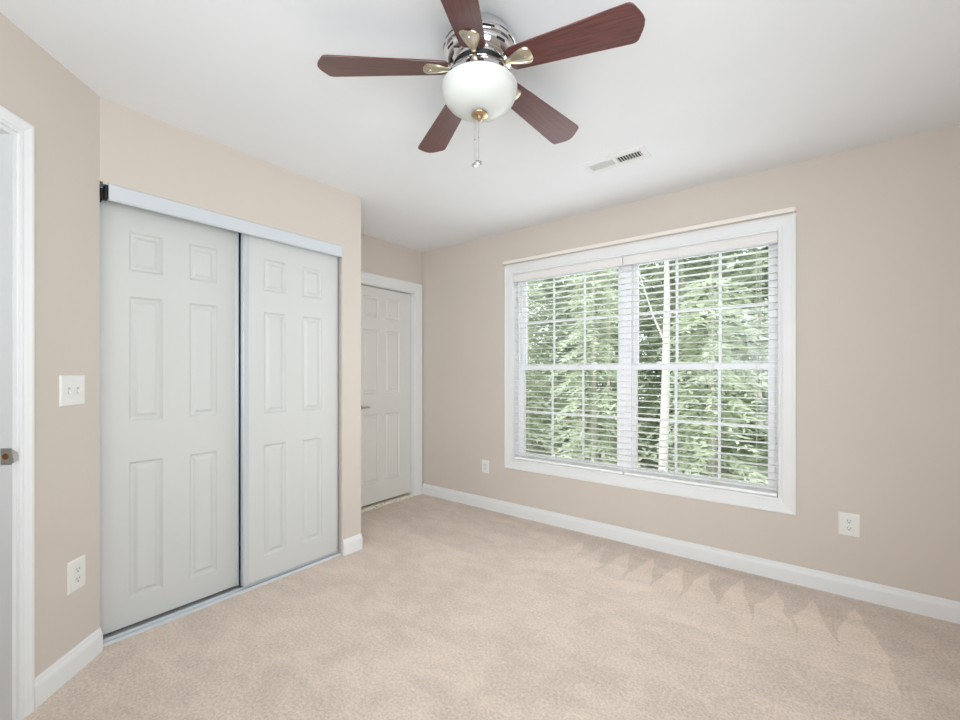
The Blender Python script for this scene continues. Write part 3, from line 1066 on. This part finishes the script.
def blade_mesh():
    bm = MB()
    ol = blade_outline()
    th_ = 0.0055
    lv = [(0.0015, -th_ / 2), (0, -th_ / 2 + 0.0015), (0, th_ / 2 - 0.0015), (0.0015, th_ / 2)]
    rings_ = []
    cx_ = (r0b + r1b) / 2
    for ins, z in lv:
        ring = []
        for u, v in ol:
            d = Vector((u - cx_, v))
            L_ = d.length
            ring.append(bm.bm.verts.new((u - d.x / L_ * ins, v - d.y / L_ * ins, z)))
        rings_.append(ring)
    n_ = len(ol)
    bm.bm.faces.new(rings_[0][::-1])
    bm.bm.faces.new(rings_[-1])
    for i in range(3):
        for k_ in range(n_):
            bm.bm.faces.new((rings_[i][k_], rings_[i][(k_ + 1) % n_], rings_[i + 1][(k_ + 1) % n_], rings_[i + 1][k_]))
    return bm


def iron_mesh():
    """leaf shaped bracket under the blade root: nested domes, plus an arm back to the hub"""
    bm = MB()
    stations = [(0.100, 0.0075), (0.110, 0.0095), (0.122, 0.014), (0.136, 0.0205), (0.152, 0.027), (0.168, 0.0315), (0.182, 0.0335), (0.191, 0.0325), (0.198, 0.026), (0.204, 0.012)]
    cols = [-1, -0.86, -0.66, -0.6, -0.3, 0, 0.3, 0.6, 0.66, 0.86, 1]
    hs = [0.0, 0.0045, 0.0055, 0.0030, 0.0045, 0.0065, 0.0045, 0.0030, 0.0055, 0.0045, 0.0]
    zu = -0.0029
    grid = []
    for si, (u, w) in enumerate(stations):
        fade = 1.0 if 1 < si < len(stations) - 2 else (0.75 if si in (1, len(stations) - 2) else 0.45)
        grid.append([bm.bm.verts.new((u, c_ * w, zu - 0.0004 - h_ * fade)) for c_, h_ in zip(cols, hs)])
    for i in range(len(grid) - 1):
        for k_ in range(len(cols) - 1):
            bm.bm.faces.new((grid[i][k_], grid[i][k_ + 1], grid[i + 1][k_ + 1], grid[i + 1][k_]))
    # back face ring to the blade
    for i in range(len(grid) - 1):
        bm.bm.faces.new((grid[i][0], grid[i + 1][0], bm.bm.verts.new((stations[i + 1][0], -stations[i + 1][1], zu)), bm.bm.verts.new((stations[i][0], -stations[i][1], zu))))
        bm.bm.faces.new((grid[i][-1], bm.bm.verts.new((stations[i][0], stations[i][1], zu)), bm.bm.verts.new((stations[i + 1][0], stations[i + 1][1], zu)), grid[i + 1][-1]))
    arm = [(0.084, 0.004), (0.090, 0.0025), (0.097, -0.001), (0.106, -0.0055)]
    wd = [0.012, 0.009, 0.008, 0.009]
    rr_ = []
    for (u, z), w in zip(arm, wd):
        rr_.append([bm.bm.verts.new((u, s_ * w, z + dz)) for s_, dz in ((-1, 0.001), (-0.7, -0.003), (0, -0.0045), (0.7, -0.003), (1, 0.001), (0.7, 0.003), (-0.7, 0.003))])
    for i in range(3):
        for k_ in range(7):
            bm.bm.faces.new((rr_[i][k_], rr_[i][(k_ + 1) % 7], rr_[i + 1][(k_ + 1) % 7], rr_[i + 1][k_]))
    bm.bm.faces.new(rr_[0])
    bm.bm.faces.new(rr_[-1][::-1])
    return bm


A0, PITCHB, DROOP = R(9.09), R(-10.06), 0.078
ZB = 2.317
bl = blade_mesh().build('blade', M['wood'], fan)
ir = iron_mesh().build('blade_bracket', M['brass'], bl, smooth=True)
sc1 = MB().lathe([(0, -0.0125), (0.0035, -0.012), (0.0045, -0.0095)], 12, c=(0.178, 0)).build('screw', M['chrome'], bl, smooth=True)
for k_ in range(5):
    if k_ == 0:
        o = bl
    else:
        o = bl.copy()
        COL.objects.link(o)
        o.parent = fan
        for ch in (ir, sc1):
            d = ch.copy()
            COL.objects.link(d)
            d.parent = o
    a = A0 + k_ * R(72)
    # droop rotates about the root at r=.155; pitch about the blade's own axis
    o.matrix_local = Matrix.Rotation(a, 4, 'Z') @ Matrix.Translation((0.155, 0, ZB - H)) @ Matrix.Rotation(math.atan(DROOP), 4, 'Y') @ Matrix.Rotation(PITCHB, 4, 'X') @ Matrix.Translation((-0.155, 0, 0))

RV = Vector((math.cos(PSI), math.sin(PSI), 0))
FV = Vector((-math.sin(PSI), math.cos(PSI), 0))
for dx, zb_, rot in ((-0.0165, 1.993, 20), (-0.003, 2.001, 60)):
    p = RV * dx
    c_ = MB().tube([(p.x, p.y, 2.152 - H), (p.x, p.y, zb_ - H)], 0.0011, 6)
    zc = zb_ + 0.078
    c_.lathe([(0, 0.004), (0.0024, 0.002), (0.0024, -0.002), (0, -0.004)], 10, T=Matrix.Translation((p.x, p.y, zc - H)))
    co = c_.build('pull_chain', M['steel'], fan)
    co['label'] = 'thin metal pull chain with a round pendant'
    T = Matrix.Translation((p.x, p.y, zb_ - 0.013 - H)) @ Matrix.Rotation(R(rot), 4, 'Z') @ Matrix.Rotation(R(62), 4, 'X')
    MB().lathe([(0, 0.004), (0.008, 0.004), (0.0115, 0.002), (0.0125, 0), (0.0115, -0.002), (0.008, -0.004), (0, -0.004)], 24, T=T).build('pendant', M['chrome'], co, smooth=True)

# ---------------------------------------------------------------- outside: ground and conifers
GZ = -2.9
g = MB().box(-40, 40, YW + 0.6, 60, GZ - 0.3, GZ).build('ground', M['lawn'])
tag(g, 'grassy ground far below the window', 'ground', kind='structure')


def conifer(x, y, h, rad, label, mk, seed, nb=150, ls=1.0):
    rr = random.Random(seed)
    t = empty('conifer_tree', (x, y, GZ))
    tag(t, label, 'tree', 'conifers outside the window')
    MB().tube([(0, 0, 0), (0.02, 0.01, h * 0.5), (0, 0, h)], [0.10, 0.06, 0.015], 8).build('trunk', M['bark'], t, smooth=True)
    bm = bmesh.new()
    for i in range(nb):
        f = (i + rr.random()) / nb
        z = 0.5 + (h - 0.6) * f
        L_ = rad * (1 - f * 0.62) * rr.uniform(0.7, 1.12)
        a = rr.uniform(0, 2 * math.pi)
        ca, sa = math.cos(a), math.sin(a)
        rise = rr.uniform(-0.05, 0.35)
        nseg = max(6, int(L_ * 17))
        for s_ in range(nseg):
            q = (s_ + 0.6) / nseg
            if q < 0.18:
                continue
            px, py = ca * L_ * q, sa * L_ * q
            pz = z + L_ * (rise * q - 0.55 * q * q)
            for sd in (-1, 1):
                la = a + sd * rr.uniform(0.5, 1.2)
                ll = ls * rr.uniform(0.12, 0.25) * (1.15 - 0.6 * q)
                w = ls * rr.uniform(0.016, 0.032)
                dx_, dy_ = math.cos(la), math.sin(la)
                dz_ = rr.uniform(-0.55, 0.12)
                nx, ny = -dy_ * w, dx_ * w
                tz = rr.uniform(-0.02, 0.02)
                v = [bm.verts.new(p_) for p_ in ((px, py, pz), (px + dx_ * ll * 0.45 + nx, py + dy_ * ll * 0.45 + ny, pz + dz_ * ll * 0.4 + tz),
                                                   (px + dx_ * ll, py + dy_ * ll, pz + dz_ * ll), (px + dx_ * ll * 0.45 - nx, py + dy_ * ll * 0.45 - ny, pz + dz_ * ll * 0.4 - tz))]
                bm.faces.new(v)
    me = bpy.data.meshes.new('foliage')
    bm.to_mesh(me)
    bm.free()
    me.materials.append(M[mk])
    o = bpy.data.objects.new('foliage', me)
    COL.objects.link(o)
    o.parent = t
    o['kind'] = 'stuff'
    return t


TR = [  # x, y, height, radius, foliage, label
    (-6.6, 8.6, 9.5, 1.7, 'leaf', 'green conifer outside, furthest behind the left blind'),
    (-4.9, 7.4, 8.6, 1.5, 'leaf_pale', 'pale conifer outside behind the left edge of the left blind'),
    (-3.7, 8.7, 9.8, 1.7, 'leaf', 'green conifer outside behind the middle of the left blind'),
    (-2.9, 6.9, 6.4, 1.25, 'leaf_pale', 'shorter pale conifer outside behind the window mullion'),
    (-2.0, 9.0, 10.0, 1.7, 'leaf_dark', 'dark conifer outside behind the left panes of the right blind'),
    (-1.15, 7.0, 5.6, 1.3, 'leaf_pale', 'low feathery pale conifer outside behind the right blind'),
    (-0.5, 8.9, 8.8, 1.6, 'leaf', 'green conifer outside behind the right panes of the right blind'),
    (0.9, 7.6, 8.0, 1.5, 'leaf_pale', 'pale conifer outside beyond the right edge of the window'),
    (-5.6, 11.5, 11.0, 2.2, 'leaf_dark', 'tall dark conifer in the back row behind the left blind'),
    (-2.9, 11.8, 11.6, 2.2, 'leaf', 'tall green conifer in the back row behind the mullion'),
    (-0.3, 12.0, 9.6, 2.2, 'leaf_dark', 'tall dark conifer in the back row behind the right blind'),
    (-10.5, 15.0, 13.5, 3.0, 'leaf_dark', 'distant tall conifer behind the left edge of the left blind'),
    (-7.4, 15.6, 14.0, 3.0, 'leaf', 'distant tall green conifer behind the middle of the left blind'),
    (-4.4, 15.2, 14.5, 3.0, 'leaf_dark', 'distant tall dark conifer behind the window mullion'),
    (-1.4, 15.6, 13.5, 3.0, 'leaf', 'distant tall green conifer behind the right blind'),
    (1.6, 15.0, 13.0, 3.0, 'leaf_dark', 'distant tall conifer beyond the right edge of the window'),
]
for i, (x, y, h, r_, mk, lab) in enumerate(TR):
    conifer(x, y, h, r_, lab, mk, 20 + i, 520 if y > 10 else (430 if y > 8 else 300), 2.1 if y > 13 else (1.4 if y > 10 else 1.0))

# slender pale trunk seen between the conifers
bt = empty('pale_tree', (-1.62, 6.2, GZ))
tag(bt, 'slender pale-barked tree trunk outside behind the right blind', 'tree')
MB().tube([(0, 0, 0), (0.01, 0.0, 2.5), (0.05, 0.02, 4.1), (0.07, 0.0, 5.2), (0.05, 0.02, 6.4)], [0.075, 0.065, 0.055, 0.04, 0.015], 12).build('trunk', M['birch'], bt, smooth=True)
MB().tube([(0.06, 0, 4.5), (-0.12, 0.05, 4.9), (-0.35, 0.1, 5.6)], [0.018, 0.014, 0.006], 8).build('branch', M['birch'], bt, smooth=True)
